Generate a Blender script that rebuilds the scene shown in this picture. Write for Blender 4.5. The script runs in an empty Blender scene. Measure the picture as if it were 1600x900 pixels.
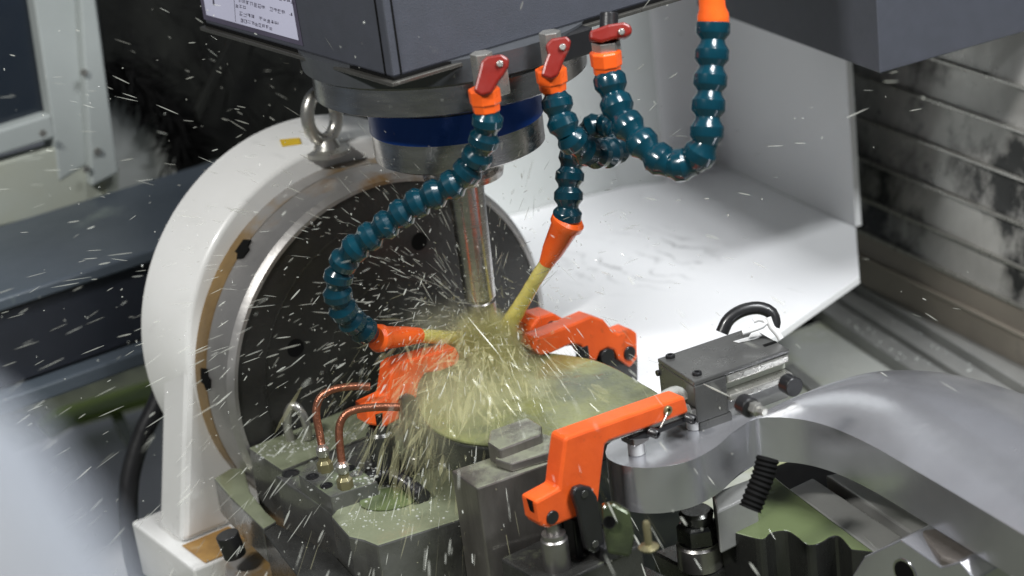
import bpy, bmesh, math, random
from mathutils import Vector, Matrix, Quaternion, noise
random.seed(7)
# ------------------------------------------------------------------ camera
F_PX, PITCH, ROLL, PSI = 3100.0, math.radians(21.5), math.radians(7.2), math.radians(57)
Z = Vector((0, 0, 1))
fh = Vector((-math.sin(PSI), math.cos(PSI), 0)); rt = Vector((math.cos(PSI), math.sin(PSI), 0))
FW = fh * math.cos(PITCH) - Z * math.sin(PITCH); up0 = rt.cross(FW)
RT = rt * math.cos(ROLL) - up0 * math.sin(ROLL); UP = up0 * math.cos(ROLL) + rt * math.sin(ROLL)
def ray(x, y): return FW + RT * ((x - 800) / F_PX) + UP * ((450 - y) / F_PX)
CAM = -ray(755, 500) * 2.7
def at(x, y, ax, v):                      # point of the machine plane axis=v seen at a pixel
    d = ray(x, y); return CAM + d * ((v - CAM[ax]) / d[ax])
def dep(x, y, D): return CAM + ray(x, y) * D
def onp(x, y, p, n):
    d = ray(x, y); return CAM + d * ((p - CAM).dot(n) / d.dot(n))
S = bpy.context.scene; COL = S.collection
cam = bpy.data.cameras.new('camera'); co = bpy.data.objects.new('camera', cam); COL.objects.link(co)
M = Matrix((RT, UP, -FW)).transposed().to_4x4(); M.translation = CAM; co.matrix_world = M
cam.sensor_width = 36; cam.lens = 36 * F_PX / 1600; cam.clip_start = .05; cam.clip_end = 60
cam.dof.use_dof = True; cam.dof.focus_distance = 2.5; cam.dof.aperture_fstop = 2.8
S.camera = co
# ------------------------------------------------------------------ light
w = bpy.data.worlds.new('World'); S.world = w; w.use_nodes = True
bg = w.node_tree.nodes['Background']; bg.inputs[0].default_value = (.80, .87, 1, 1); bg.inputs[1].default_value = .10
def area(name, loc, target, sx, sy, power, col=(1, 1, 1)):
    l = bpy.data.lights.new(name, 'AREA'); l.shape = 'RECTANGLE'; l.size = sx; l.size_y = sy; l.energy = power; l.color = col
    o = bpy.data.objects.new(name, l); COL.objects.link(o); o.location = loc
    o.rotation_euler = (Vector(target) - Vector(loc)).to_track_quat('-Z', 'Y').to_euler(); return o
area('area_lamp', (.7, -2.3, 2.4), (0, 0, -.1), .5, .2, 86, (1, .99, .96))
area('area_lamp', (2.3, .5, 2.2), (0, .4, -.1), .6, .2, 68, (.95, .98, 1))
area('area_lamp', (1.2, .35, 2.4), (-.3, .5, -.2), .8, .8, 66, (.95, .97, 1))  # added to brighten the tray; no such lamp is seen
S.view_settings.view_transform = 'Standard'; S.view_settings.look = 'None'
S.view_settings.exposure = 0; S.view_settings.gamma = 1
# ------------------------------------------------------------------ materials
MATS = {}
def mat(name, c1, c2=None, rough=.5, metal=0., scale=12, film=None, film_amt=.5, film_scale=14, bump=.15, bscale=60,
        stain=None, stain_t=.6, stain_scale=6, stretch=(1, 1, 1), rvar=.15, coat=0., trans=0, alpha=1., spec=.5, subs=0, det=8, spot=None):
    m = bpy.data.materials.new(name); m.use_nodes = True; nt = m.node_tree; N = nt.nodes; L = nt.links
    b = N['Principled BSDF']; g = N.new('ShaderNodeNewGeometry')
    mp = N.new('ShaderNodeMapping'); mp.inputs['Scale'].default_value = stretch; L.new(g.outputs['Position'], mp.inputs[0])
    def nz(sc, d=det, off=0):
        n = N.new('ShaderNodeTexNoise'); n.inputs['Scale'].default_value = sc; n.inputs['Detail'].default_value = d
        n.inputs['Roughness'].default_value = .62
        if off:
            a = N.new('ShaderNodeVectorMath'); a.inputs[1].default_value = (off, off * 2, -off); L.new(mp.outputs[0], a.inputs[0]); L.new(a.outputs[0], n.inputs['Vector'])
        else: L.new(mp.outputs[0], n.inputs['Vector'])
        return n.outputs['Fac']
    def ramp(f, a, bb):
        r = N.new('ShaderNodeMapRange'); r.inputs[1].default_value = a; r.inputs[2].default_value = bb; L.new(f, r.inputs[0]); return r.outputs[0]
    def mix(f, a, bb):
        x = N.new('ShaderNodeMix'); x.data_type = 'RGBA'; L.new(f, x.inputs[0])
        for i, v in ((6, a), (7, bb)):
            if isinstance(v, tuple): x.inputs[i].default_value = (*v, 1)
            else: L.new(v, x.inputs[i])
        return x.outputs[2]
    c2 = c2 or tuple(v * .75 for v in c1)
    col = mix(ramp(nz(scale), .3, .7), c1, c2)
    ro = N.new('ShaderNodeMapRange'); ro.inputs[3].default_value = max(.03, rough - rvar); ro.inputs[4].default_value = rough + rvar
    L.new(nz(scale * 2.3, 5, 3.3), ro.inputs[0]); rough_s = ro.outputs[0]
    b.inputs['Metallic'].default_value = metal
    if stain:
        f = ramp(nz(stain_scale, 9, 7.7), stain_t, stain_t + .1); col = mix(f, col, stain)
        if metal > 0:
            mm = N.new('ShaderNodeMath'); mm.operation = 'MULTIPLY_ADD'; mm.inputs[1].default_value = -.8 * metal; mm.inputs[2].default_value = metal
            L.new(f, mm.inputs[0]); L.new(mm.outputs[0], b.inputs['Metallic'])
    if spot:                                   # scuff marks round one place
        (cx_, cy_, cz_), rad, scol = spot
        vd = N.new('ShaderNodeVectorMath'); vd.operation = 'DISTANCE'; L.new(g.outputs['Position'], vd.inputs[0]); vd.inputs[1].default_value = (cx_, cy_, cz_)
        m1 = ramp(vd.outputs['Value'], rad, rad * .45)
        wv = N.new('ShaderNodeTexWave'); wv.wave_type = 'RINGS'; wv.inputs['Scale'].default_value = 9; wv.inputs['Distortion'].default_value = 14; wv.inputs['Detail'].default_value = 5; L.new(mp.outputs[0], wv.inputs[0])
        m2 = ramp(wv.outputs['Fac'], .72, .95); m3 = ramp(nz(14, 6, 9.1), .44, .62)
        p1 = N.new('ShaderNodeMath'); p1.operation = 'MULTIPLY'; L.new(m1, p1.inputs[0]); L.new(m2, p1.inputs[1])
        p2 = N.new('ShaderNodeMath'); p2.operation = 'MULTIPLY'; L.new(p1.outputs[0], p2.inputs[0]); L.new(m3, p2.inputs[1])
        col = mix(p2.outputs[0], col, scol)
    if film:                                   # coolant lying on faces that point up
        sx = N.new('ShaderNodeSeparateXYZ'); L.new(g.outputs['Normal'], sx.inputs[0])
        u = ramp(sx.outputs[2], .55, .9); f = ramp(nz(film_scale, 6, 1.7), .62 - film_amt * .4, .78 - film_amt * .4)
        mu = N.new('ShaderNodeMath'); mu.operation = 'MULTIPLY'; L.new(u, mu.inputs[0]); L.new(f, mu.inputs[1])
        m9 = N.new('ShaderNodeMath'); m9.operation = 'MULTIPLY'; m9.inputs[1].default_value = .9; L.new(mu.outputs[0], m9.inputs[0])
        col = mix(m9.outputs[0], col, film)
        x = N.new('ShaderNodeMix'); L.new(mu.outputs[0], x.inputs[0]); L.new(rough_s, x.inputs[2]); x.inputs[3].default_value = .12; rough_s = x.outputs[0]
        if metal > 0:
            mm = N.new('ShaderNodeMath'); mm.operation = 'MULTIPLY_ADD'; mm.inputs[1].default_value = -.85 * metal; mm.inputs[2].default_value = metal
            L.new(mu.outputs[0], mm.inputs[0]); L.new(mm.outputs[0], b.inputs['Metallic'])
    L.new(col, b.inputs['Base Color']); L.new(rough_s, b.inputs['Roughness'])
    if bump:
        bp = N.new('ShaderNodeBump'); bp.inputs['Strength'].default_value = bump; bp.inputs['Distance'].default_value = .004
        L.new(nz(bscale, 4, 5.1), bp.inputs['Height']); L.new(bp.outputs[0], b.inputs['Normal'])
    b.inputs['Coat Weight'].default_value = coat; b.inputs['Coat Roughness'].default_value = .06
    b.inputs['Transmission Weight'].default_value = trans; b.inputs['Alpha'].default_value = alpha
    b.inputs['Specular IOR Level'].default_value = spec
    MATS[name] = m; return m
GREEN = (.195, .215, .135)
steel = mat('machined_steel', (.42, .40, .385), (.30, .29, .28), .32, .9, 9, bump=.08, bscale=40)
turned = mat('turned_steel', (.68, .66, .64), (.52, .50, .48), .24, 1, 14, bump=.03, stretch=(1, 1, 6))
rimm = mat('rusty_rim_steel', (.46, .445, .43), (.32, .31, .30), .40, .7, 8, stain=(.20, .12, .05), stain_t=.60, stain_scale=5, bump=.1)
rimr = mat('rust_band', (.30, .19, .07), (.13, .08, .03), .4, .2, 10, bump=.2, stain=(.24, .23, .22), stain_t=.52, stain_scale=5)
face = mat('dark_faceplate', (.046, .045, .042), (.022, .022, .021), .40, .35, 10, bump=.25, bscale=120, coat=.15)
dsteel = mat('dark_oxide_steel', (.09, .09, .085), (.045, .045, .042), .27, .6, 18, film=GREEN, film_amt=.1, bump=.2, coat=.25)
fix = mat('wet_fixture_steel', (.19, .19, .18), (.11, .11, .10), .30, .55, 22, film=GREEN, film_amt=1.35, film_scale=20, bump=.3, bscale=45, coat=.4)
manif = mat('wet_manifold_steel', (.20, .20, .19), (.12, .12, .115), .3, .6, 22, film=(.17, .20, .12), film_amt=.45, bump=.2, coat=.3)
block = mat('worn_block_steel', (.27, .255, .235), (.12, .11, .10), .42, .75, 14, film=(.20, .21, .15), film_amt=.55, bump=.35, bscale=30, stretch=(1, 1, .35))
arm = mat('cast_aluminium', (.54, .545, .575), (.44, .44, .46), .23, .78, 7, bump=.07, bscale=25, rvar=.10, det=6)
bore = mat('cut_edge_metal', (.60, .60, .60), None, .2, 1, 20, bump=.05)
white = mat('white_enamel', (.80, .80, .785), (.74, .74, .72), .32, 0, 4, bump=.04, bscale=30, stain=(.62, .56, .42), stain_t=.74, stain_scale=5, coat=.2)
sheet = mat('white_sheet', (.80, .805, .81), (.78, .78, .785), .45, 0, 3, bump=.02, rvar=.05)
scuff = mat('white_sheet_scuffed', (.84, .84, .84), (.81, .81, .815), .4, 0, 3, bump=.02, stain=(.45, .45, .45), stain_t=.74, stain_scale=9, rvar=.05, spot=(tuple(at(990, 405, 2, -.15)), .17, (.45, .45, .45)))
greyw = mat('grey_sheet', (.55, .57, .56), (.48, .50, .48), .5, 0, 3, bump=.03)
frame = mat('window_paint', (.38, .41, .40), (.33, .36, .35), .5, 0, 5, bump=.05, stain=(.42, .42, .22), stain_t=.7)
sill = mat('dirty_sill', (.38, .41, .37), (.36, .37, .30), .5, 0, 6, bump=.1, stain=(.42, .40, .18), stain_t=.62)
glass = mat('dark_glass', (.012, .018, .028), (.02, .026, .034), .2, 0, 4, bump=.02)
beam = mat('blue_grey_paint', (.070, .085, .105), (.055, .070, .085), .4, 0, 5, bump=.1, stain=(.15, .18, .17), stain_t=.6)
navy = mat('navy_paint', (.018, .022, .032), (.012, .014, .02), .5, 0, 5, bump=.1)
headm = mat('charcoal_powder_coat', (.058, .062, .078), (.050, .054, .066), .55, 0, 40, bump=.25, bscale=700, rvar=.06)
castm = mat('grey_casting', (.085, .09, .10), (.06, .065, .07), .4, .2, 12, bump=.15)
lipm = mat('lip_plate', (.16, .155, .14), None, .3, .7, 20)
bluem = mat('anodised_blue', (.005, .055, .30), (.004, .040, .22), .3, .35, 6, bump=.02)
hosem = mat('teal_hose_plastic', (.001, .034, .052), (.001, .022, .035), .2, 0, 30, bump=.05, coat=.4, rvar=.08)
orange = mat('orange_paint', (.80, .115, .018), (.66, .085, .014), .38, 0, 20, bump=.12, bscale=90, stain=(.12, .045, .02), stain_t=.635, stain_scale=26, coat=.25)
oplast = mat('orange_plastic', (.88, .13, .015), (.80, .10, .012), .3, 0, 30, bump=.05, coat=.3)
redm = mat('red_valve_lever', (.21, .012, .006), (.15, .008, .005), .35, 0, 20, bump=.1)
black = mat('black_rubber', (.010, .010, .011), (.016, .016, .017), .35, 0, 20, bump=.1, coat=.2)
murk = mat('murky_black', (.004, .004, .004), (.014, .015, .013), .6, 0, 9, bump=.4, bscale=40, spec=.2)
limeg = mat('bright_green_paint', (.26, .36, .08), (.20, .28, .06), .4, 0, 8)
pitb = mat('dark_pit', (.006, .006, .006), None, .8, 0, 10, bump=0, spec=.1)
copper = mat('copper_pipe', (.36, .15, .09), (.24, .09, .05), .3, .75, 30, bump=.25, bscale=200)
nyl = mat('white_nylon', (.75, .75, .74), None, .4, 0, 20, bump=.03)
zinc = mat('zinc_plated', (.55, .54, .50), (.40, .39, .36), .3, .8, 40, bump=.15, bscale=90)
brass = mat('brass_fitting', (.30, .27, .15), (.2, .18, .10), .35, .6, 30)
slat = mat('blotched_telescopic_steel', (.62, .61, .58), (.32, .315, .30), .30, .45, 4.5, stain=(.03, .031, .030), stain_t=.475, stain_scale=5.0, stretch=(1, 1, .8), bump=.25, bscale=16, det=10)  # stain blotches paint grime and dark reflections into the steel colour
slatc = mat('clean_telescopic_steel', (.46, .41, .35), (.36, .32, .27), .36, .55, 4, bump=.12, bscale=16, stain=(.14, .14, .13), stain_t=.62, stain_scale=5)
deck = mat('wet_deck', (.60, .61, .58), (.50, .51, .47), .25, .1, 4, film=(.36, .38, .20), film_amt=.35, film_scale=4, bump=.1, bscale=14, coat=.4)
chan = mat('grey_channel', (.34, .34, .325), (.26, .26, .25), .4, .3, 8)
servo = mat('dark_anodised', (.115, .115, .11), (.08, .08, .078), .3, .4, 20, bump=.1, coat=.2)
greenf = mat('dark_plate_green_top', (.035, .036, .032), (.02, .02, .02), .3, .4, 10, film=(.115, .145, .065), film_amt=2.4, film_scale=6, bump=.15, coat=.5)
greenp = mat('coolant_green_plate', (.13, .165, .07), (.08, .105, .045), .16, 0, 22, bump=.15, bscale=20, coat=.6)
coolant = mat('coolant_sheet', (.24, .25, .08), (.07, .08, .055), .16, 0, 11, bump=.8, bscale=22, stain=(.36, .37, .22), stain_t=.56, stain_scale=10, coat=.5, stretch=(1, 1, 1))
jetm = mat('coolant_jet', (.88, .78, .22), (.72, .64, .18), .12, 0, 50, bump=.5, bscale=70, coat=.8, alpha=.8, trans=.15)
greend = mat('murky_green_steel', (.055, .07, .03), (.025, .03, .018), .25, .3, 30, bump=.2, coat=.3)
rustp = mat('rust_stain', (.46, .27, .08), (.28, .15, .05), .5, 0, 30, bump=.2, stain=(.6, .55, .42), stain_t=.6, stain_scale=20)
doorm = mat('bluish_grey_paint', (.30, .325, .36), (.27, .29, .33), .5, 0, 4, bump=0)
tape = mat('yellow_tape', (.75, .50, .03), None, .5, 0, 10)
labm = mat('label_print_white', (.60, .60, .76), (.55, .55, .70), .35, 0, 8, bump=0)
inkm = mat('label_ink', (.09, .08, .12), None, .5, 0, 8, bump=0)
bedm = mat('machine_bed', (.10, .11, .09), (.05, .055, .045), .3, .3, 6, film=GREEN, film_amt=.6, film_scale=5, bump=.2, bscale=14)
rustb = mat('rusty_bracket_steel', (.20, .18, .165), (.13, .115, .10), .5, .5, 14, bump=.4, bscale=60, stain=(.22, .12, .05), stain_t=.66)
def dropmat(name, col, a):
    m = bpy.data.materials.new(name); m.use_nodes = True; nt = m.node_tree; b = nt.nodes['Principled BSDF']
    b.inputs['Base Color'].default_value = (*col, 1); b.inputs['Roughness'].default_value = .12; b.inputs['Alpha'].default_value = a
    b.inputs['Specular IOR Level'].default_value = .6
    n = nt.nodes.new('ShaderNodeTexNoise'); n.inputs['Scale'].default_value = 25
    mr = nt.nodes.new('ShaderNodeMapRange'); mr.inputs[1].default_value = .3; mr.inputs[2].default_value = .7; mr.inputs[3].default_value = a * .6; mr.inputs[4].default_value = min(1, a * 1.4)
    g = nt.nodes.new('ShaderNodeNewGeometry'); nt.links.new(g.outputs['Position'], n.inputs[0]); nt.links.new(n.outputs[0], mr.inputs[0]); nt.links.new(mr.outputs[0], b.inputs['Alpha'])
    return m
dropw = dropmat('pale_droplets', (.66, .67, .60), .26)
dropy = dropmat('yellow_droplets', (.62, .60, .38), .12)
veilm = dropmat('coolant_veil', (.66, .63, .36), .10)
beadm = dropmat('clear_beads', (.7, .72, .68), .42)
# ------------------------------------------------------------------ builders
WL = {}
def tagp(o, label=None, cat=None, group=None, kind=None):
    for k, v in (('label', label), ('category', cat), ('group', group), ('kind', kind)):
        if v: o[k] = v
    return o
def thing(name, loc, label, cat, group=None):
    o = bpy.data.objects.new(name, None); COL.objects.link(o); o.location = loc; o.empty_display_size = .02
    WL[o] = Vector(loc); return tagp(o, label, cat, group)
def link(name, me, world, parent):
    o = bpy.data.objects.new(name, me); COL.objects.link(o)
    if parent: o.parent = parent; o.matrix_local = Matrix.Translation(-WL[parent]) @ world
    else: o.matrix_world = world
    WL[o] = world.translation.copy(); return o
def mob(name, vs, fs, m, parent=None, bevel=0, smooth=False, seg=2):
    vs = [Vector(v) for v in vs]; c = sum(vs, Vector()) / len(vs)
    me = bpy.data.meshes.new(name); me.from_pydata([v - c for v in vs], [], fs); me.materials.append(m)
    bm = bmesh.new(); bm.from_mesh(me); bmesh.ops.remove_doubles(bm, verts=bm.verts, dist=1e-6); bmesh.ops.recalc_face_normals(bm, faces=bm.faces)
    if smooth:
        for f in bm.faces: f.smooth = True
        for e in bm.edges:
            if len(e.link_faces) == 2 and e.calc_face_angle(0) > math.radians(38): e.smooth = False
    bm.to_mesh(me); bm.free()
    o = link(name, me, Matrix.Translation(c), parent)
    if bevel:
        b = o.modifiers.new('bevel', 'BEVEL'); b.width = bevel; b.segments = seg; b.limit_method = 'ANGLE'; b.angle_limit = math.radians(40); b.harden_normals = False
    return o
def prism(name, pts, ext, m, parent=None, bevel=.0015, smooth=False):
    n = len(pts); ext = Vector(ext); vs = list(pts) + [p + ext for p in pts]
    fs = [list(range(n))[::-1], list(range(n, 2 * n))] + [[i, (i + 1) % n, n + (i + 1) % n, n + i] for i in range(n)]
    return mob(name, vs, fs, m, parent, bevel, smooth)
def box(name, x0, x1, y0, y1, z0, z1, m, parent=None, bevel=.0015, yaw=0, piv=None):
    vs = [Vector((x, y, z)) for z in (z0, z1) for x, y in ((x0, y0), (x1, y0), (x1, y1), (x0, y1))]
    if yaw:
        p = Vector(piv); R = Matrix.Rotation(math.radians(yaw), 3, 'Z'); vs = [R @ (v - p) + p for v in vs]
    return mob(name, vs, [[3, 2, 1, 0], [4, 5, 6, 7], [0, 1, 5, 4], [1, 2, 6, 5], [2, 3, 7, 6], [3, 0, 4, 7]], m, parent, bevel)
def lathe_data(prof, n):
    vs, fs = [], []
    for t, r in prof:
        for i in range(n):
            a = 2 * math.pi * i / n; vs.append(Vector((r * math.cos(a), r * math.sin(a), t)))
    for k in range(len(prof) - 1):
        for i in range(n):
            j = (i + 1) % n; fs.append([k * n + i, k * n + j, (k + 1) * n + j, (k + 1) * n + i])
    fs.append(list(range(n))[::-1]); q = (len(prof) - 1) * n; fs.append([q + i for i in range(n)]); return vs, fs
def lathe(name, p0, d, prof, m, parent=None, n=32, bevel=0, smooth=True):
    """profile is (distance along d, radius)"""
    q = Vector(d).normalized().to_track_quat('Z', 'Y').to_matrix(); vs, fs = lathe_data(prof, n)
    return mob(name, [q @ v + Vector(p0) for v in vs], fs, m, parent, bevel, smooth)
def cyl(name, p0, p1, r, m, parent=None, n=24, r2=None, bevel=.001, smooth=True):
    d = Vector(p1) - Vector(p0); return lathe(name, p0, d, [(0, r), (d.length, r if r2 is None else r2)], m, parent, n, bevel, smooth)
def catmull(P, step):
    out = []; Q = [P[0] * 2 - P[1]] + list(P) + [P[-1] * 2 - P[-2]]
    for i in range(1, len(Q) - 2):
        for k in range(16):
            t = k / 16; a, b, c, d = Q[i - 1], Q[i], Q[i + 1], Q[i + 2]
            out.append(.5 * ((2 * b) + (c - a) * t + (2 * a - 5 * b + 4 * c - d) * t * t + (-a + 3 * b - 3 * c + d) * t ** 3))
    out.append(P[-1]); res = [out[0]]; acc = 0
    for a, b in zip(out, out[1:]):
        l = (b - a).length; acc += l
        if acc >= step: res.append(b); acc = 0
    return res
def tube(name, P, r, m, parent=None, n=12, step=.006, rib=0, rf=None):
    C = catmull(P, step); vs, fs = [], []; prev = None
    for k, c in enumerate(C):
        t = (C[min(k + 1, len(C) - 1)] - C[max(k - 1, 0)]).normalized()
        if prev is None: u = t.orthogonal().normalized()
        else: u = (prev - t * prev.dot(t)).normalized()
        prev = u; v = t.cross(u); rr = r * (1 + (rib if k % 2 else 0)) * (rf(k / (len(C) - 1)) if rf else 1)
        for i in range(n):
            a = 2 * math.pi * i / n; vs.append(c + u * rr * math.cos(a) + v * rr * math.sin(a))
    for k in range(len(C) - 1):
        for i in range(n):
            j = (i + 1) % n; fs.append([k * n + i, k * n + j, (k + 1) * n + j, (k + 1) * n + i])
    fs.append(list(range(n))[::-1]); q = (len(C) - 1) * n; fs.append([q + i for i in range(n)])
    return mob(name, vs, fs, m, parent, 0, True)
def bolt(name, p, d, r, h, m, parent):
    """socket head screw: head with a recessed hexagon"""
    o = lathe(name, p, d, [(0, r), (h * .85, r), (h, r * .85), (h, r * .5), (h * .4, r * .48)], m, parent, 16)
    return o
def pl(poly, ax, v): return [at(x, y, ax, v) for x, y in poly]
A, B = Vector((1, 0, 0)), Vector((0, 1, 0))

# ================================================================== SETTING
tagp(box('floor', -4, 3, -4, 4, -.92, -.90, bedm, None, 0), 'dark wet machine bed under the fixtures, seen in the gaps', 'floor', kind='structure')

# right-hand white enclosure: two walls and a sloping tray
z0 = -.15
P3, P1, P2 = at(800, 335, 2, z0), at(1120, 255, 2, z0), at(1337, 355, 2, z0)
Q1, Q2 = at(1343, 432, 2, z0), at(1215, 522, 2, z0); Q3 = at(1030, 620, 2, z0); Q4 = at(850, 560, 2, z0)
h = Vector((0, 0, 1.3)); t0 = Vector((0, 0, -.02))
enc = thing('enclosure_panel', P1, 'white sheet metal enclosure corner behind the hoses, with scuffed sloping tray', 'enclosure')
d1 = (P1 - P3).normalized()
def sheetq(name, pts, m, off, par): return prism(name, pts, off, m, par, .001)
# back wall with a folded strip near the corner
fa, fb, fc = P1 - d1 * .20, P1 - d1 * .12, P1 - d1 * .06
nb = Vector((-d1.y, d1.x, 0)); nb = nb if nb.dot(FW) > 0 else -nb
Pl = P3 - d1 * .10
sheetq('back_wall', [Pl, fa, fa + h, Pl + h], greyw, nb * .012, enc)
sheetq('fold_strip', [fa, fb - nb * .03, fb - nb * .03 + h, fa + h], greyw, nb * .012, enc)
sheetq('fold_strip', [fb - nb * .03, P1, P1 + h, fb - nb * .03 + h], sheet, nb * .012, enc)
d2 = (P2 - P1).normalized(); nr = Vector((-d2.y, d2.x, 0)); nr = nr if nr.dot(FW) > 0 else -nr
sheetq('side_wall', [P1, P2, P2 + h, P1 + h], sheet, nr * .012, enc)
prism('tray', [P3 - d1 * .1, P1, P2, Q1, Q2, Q3, Q4], (0, 0, -.012), scuff, enc, .001)

# telescopic slat cover
SA, SB = at(1357, 452, 2, -.33), at(1600, 575, 2, -.33)
sd = (SB - SA).normalized(); sn = Vector((-sd.y, sd.x, 0)); sn = sn if sn.dot(FW) < 0 else -sn     # towards the viewer
SA0 = SA - sd * .12; SL = (SB - SA).length + .5
cover = thing('telescopic_cover', SA, 'wall of overlapping steel cover plates, grime and dark reflections painted on, at the right edge', 'machine cover')
ys = [470, 392, 353, 300, 240, 178, 112, 50, -20]
zs = [onp(1345, y, SA, sn).z for y in ys]
for i in range(len(zs) - 1):
    a, b = zs[i], zs[i + 1]; t = .012
    o0, o1 = sn * (.000 if i else .0), sn * .010
    pr = [SA0 + Z * (a - SA.z) + sn * (.016), SA0 + Z * (a - SA.z) - sn * .006, SA0 + Z * (b - SA.z + .004) - sn * .012, SA0 + Z * (b - SA.z + .004) - sn * .002]
    prism('cover_plate', pr, sd * SL, slatc if i < 2 else slat, cover, .001)
    lp = SA0 + Z * (a - SA.z)
    prism('plate_lip', [lp + sn * .0165, lp + sn * .023, lp + sn * .023 + Z * .006, lp + sn * .0165 + Z * .006], sd * SL, zinc if i > 1 else slatc, cover, .0015)

# deck and wiper rail
R0, R1 = at(1325, 458, 2, -.35), at(1615, 640, 2, -.35)
rd = (R1 - R0).normalized(); rn = Vector((-rd.y, rd.x, 0)); rn = rn if rn.dot(FW) < 0 else -rn
rail = thing('wiper_rail', R0, 'stepped grey rail with shining droplets below the cover plates', 'rail')
for k, (a, b, zz) in enumerate(((.0, .035, .012), (.035, .075, .0), (-.045, .0, .03))):
    prism('rail_step', [R0 + rn * a + Z * (zz - .06), R0 + rn * b + Z * (zz - .06), R0 + rn * b + Z * zz, R0 + rn * a + Z * zz], rd * 1.2, chan, rail, .002)
vs, fs = [], []
def add_ball(vs, fs, c, r, sq=.6):
    o = len(vs)
    for k, (zz, rr) in enumerate(((-.0, 1), (.6, .8), (.95, .3))):
        for i in range(7):
            a = i * math.tau / 7; vs.append(Vector(c) + Vector((math.cos(a) * rr * r, math.sin(a) * rr * r, zz * r * sq)))
    for k in range(2):
        for i in range(7): fs.append([o + k * 7 + i, o + k * 7 + (i + 1) % 7, o + (k + 1) * 7 + (i + 1) % 7, o + (k + 1) * 7 + i])
    fs.append([o + 14 + i for i in range(7)])
for i in range(60):
    u = random.random() ** .8 * .55 + .08; s = random.choice((.012, .05, .065)) + random.uniform(-.01, .01)
    add_ball(vs, fs, R0 + rd * u + rn * s + Z * (.0125 if s < .035 else .0005), random.uniform(.001, .0042))
tagp(mob('droplets', vs, fs, beadm, None, 0, True), 'shining coolant beads scattered along the stepped grey rail', 'droplets', kind='stuff')
tagp(prism('deck', pl([(1000, 720), (1080, 560), (1160, 545), (1326, 486), (1620, 668), (1620, 900), (1200, 900)], 2, -.375), (0, 0, -.02), deck, None, .002),
     'flat grey-green wet metal deck right of the white tray', 'deck', kind='structure')
tagp(prism('deck_groove', pl([(1225, 575), (1238, 568), (1330, 640), (1310, 650)], 2, -.371), (0, 0, .002), chan, None, .0005), 'shallow dark groove line across the wet deck', 'groove', kind='structure')
tagp(prism('gap', pl([(1150, 600), (1150, 560), (1335, 425), (1400, 470), (1340, 500)], 2, -.40), (0, 0, -.01), pitb, None, 0), 'black gap between tray and deck', 'gap', kind='structure')

# dark cover box at the upper right
bc = dep(1375, 115, 2.75)
e1 = onp(1140, 28, bc, Z) - bc; e2 = onp(1600, 50, bc, Z) - bc
cb = thing('cover_box', bc, 'dark charcoal cover box hanging at the upper right corner', 'cover box')
pr = [bc, bc + e1 * 1.25, bc + e1 * 1.25 + e2 * 1.4, bc + e2 * 1.4]
prism('shell', pr, (0, 0, .6), headm, cb, .002)

# ================================================================== LEFT BACKGROUND
XB = -.55
eb0, eb1 = at(17, 453, 0, XB), at(230, 400, 0, XB); zb = (eb0.z + eb1.z) / 2
bm_ = thing('cross_beam', (XB, -.3, zb), 'blue-grey painted cross beam with dark front behind the white casting', 'beam')
xb2 = at(100, 322, 2, zb).x
box('top_cover', xb2, XB, -1.4, .15, zb - .02, zb, beam, bm_, .004)
zf = at(120, 570, 0, XB).z
box('front_panel', XB - .04, XB - .012, -1.4, .15, zf, zb - .021, navy, bm_, .002)
box('lower_rail', XB - .03, XB + .02, -1.4, .15, zf - .03, zf - .005, beam, bm_, .004)
XW = xb2 - .03
wf = thing('window_frame', (XW, -.7, zb), 'pale grey painted window frame with dark pane at the upper left', 'window')
def wp(poly, name, m, x, th, bev=.004): return prism(name, pl(poly, 0, x), (-th, 0, 0), m, wf, bev)
wp([(-60, -60), (44, -60), (80, 178), (-60, 222)], 'pane', glass, XW - .03, .01, 0)
wp([(44, -60), (118, -60), (140, 255), (92, 285), (80, 178)], 'post', frame, XW, .05)
wp([(122, -60), (142, -60), (186, 270), (144, 292)], 'post', frame, XW + .02, .05)
wp([(-60, 222), (80, 178), (88, 215), (-60, 262)], 'bottom_bar', frame, XW, .05)
wp([(-60, 272), (120, 222), (186, 262), (186, 310), (-60, 368)], 'sill', sill, XW - .002, .04, .003)
for x, y in ((130, 113), (66, 208), (152, 236), (134, 264)):
    p = at(x, y, 0, XW + .022); cyl('screw', p, p + A * .004, .006, zinc, wf, 10, bevel=0)
tagp(prism('column_wall', pl([(150, -60), (560, -60), (560, 330), (180, 330)], 0, XW - .06), (-.03, 0, 0), greyw, None), 'pale grey machine wall behind the white casting', 'wall')
# sliding door guard of black bristles
bx = XW - .05
tagp(prism('recess', pl([(146, -60), (700, -60), (700, 330), (350, 330), (345, 245), (300, 262), (276, 275), (282, 205), (245, 165), (205, 128), (166, 112)], 0, bx), (-.005, 0, 0), murk, None, 0), 'flat black panel painting the shade of a recess in the pale machine wall', 'recess', kind='structure')  # flat panel; the recess's darkness is put into its colour
vs, fs = [], []
def strand(vs, fs, p, d, L, r, sag=0.):
    o = len(vs); d = d.normalized(); u = d.orthogonal().normalized(); v = d.cross(u)
    for k, (t, rr) in enumerate(((0, .35), (.3, 1), (.75, .8))):
        c = p + d * L * t + Vector((0, 0, -sag * t * t))
        for i in range(4): a = i * math.pi / 2; vs.append(c + (u * math.cos(a) + v * math.sin(a)) * r * rr)
    vs.append(p + d * L + Vector((0, 0, -sag)))
    for k in range(2):
        for i in range(4): j = (i + 1) % 4; fs.append([o + k * 4 + i, o + k * 4 + j, o + k * 4 + 4 + j, o + k * 4 + 4 + i])
    for i in range(4): fs.append([o + 8 + i, o + 8 + (i + 1) % 4, o + 12])
edge = [(166, 100), (205, 122), (245, 158), (284, 200), (280, 235)]
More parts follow.
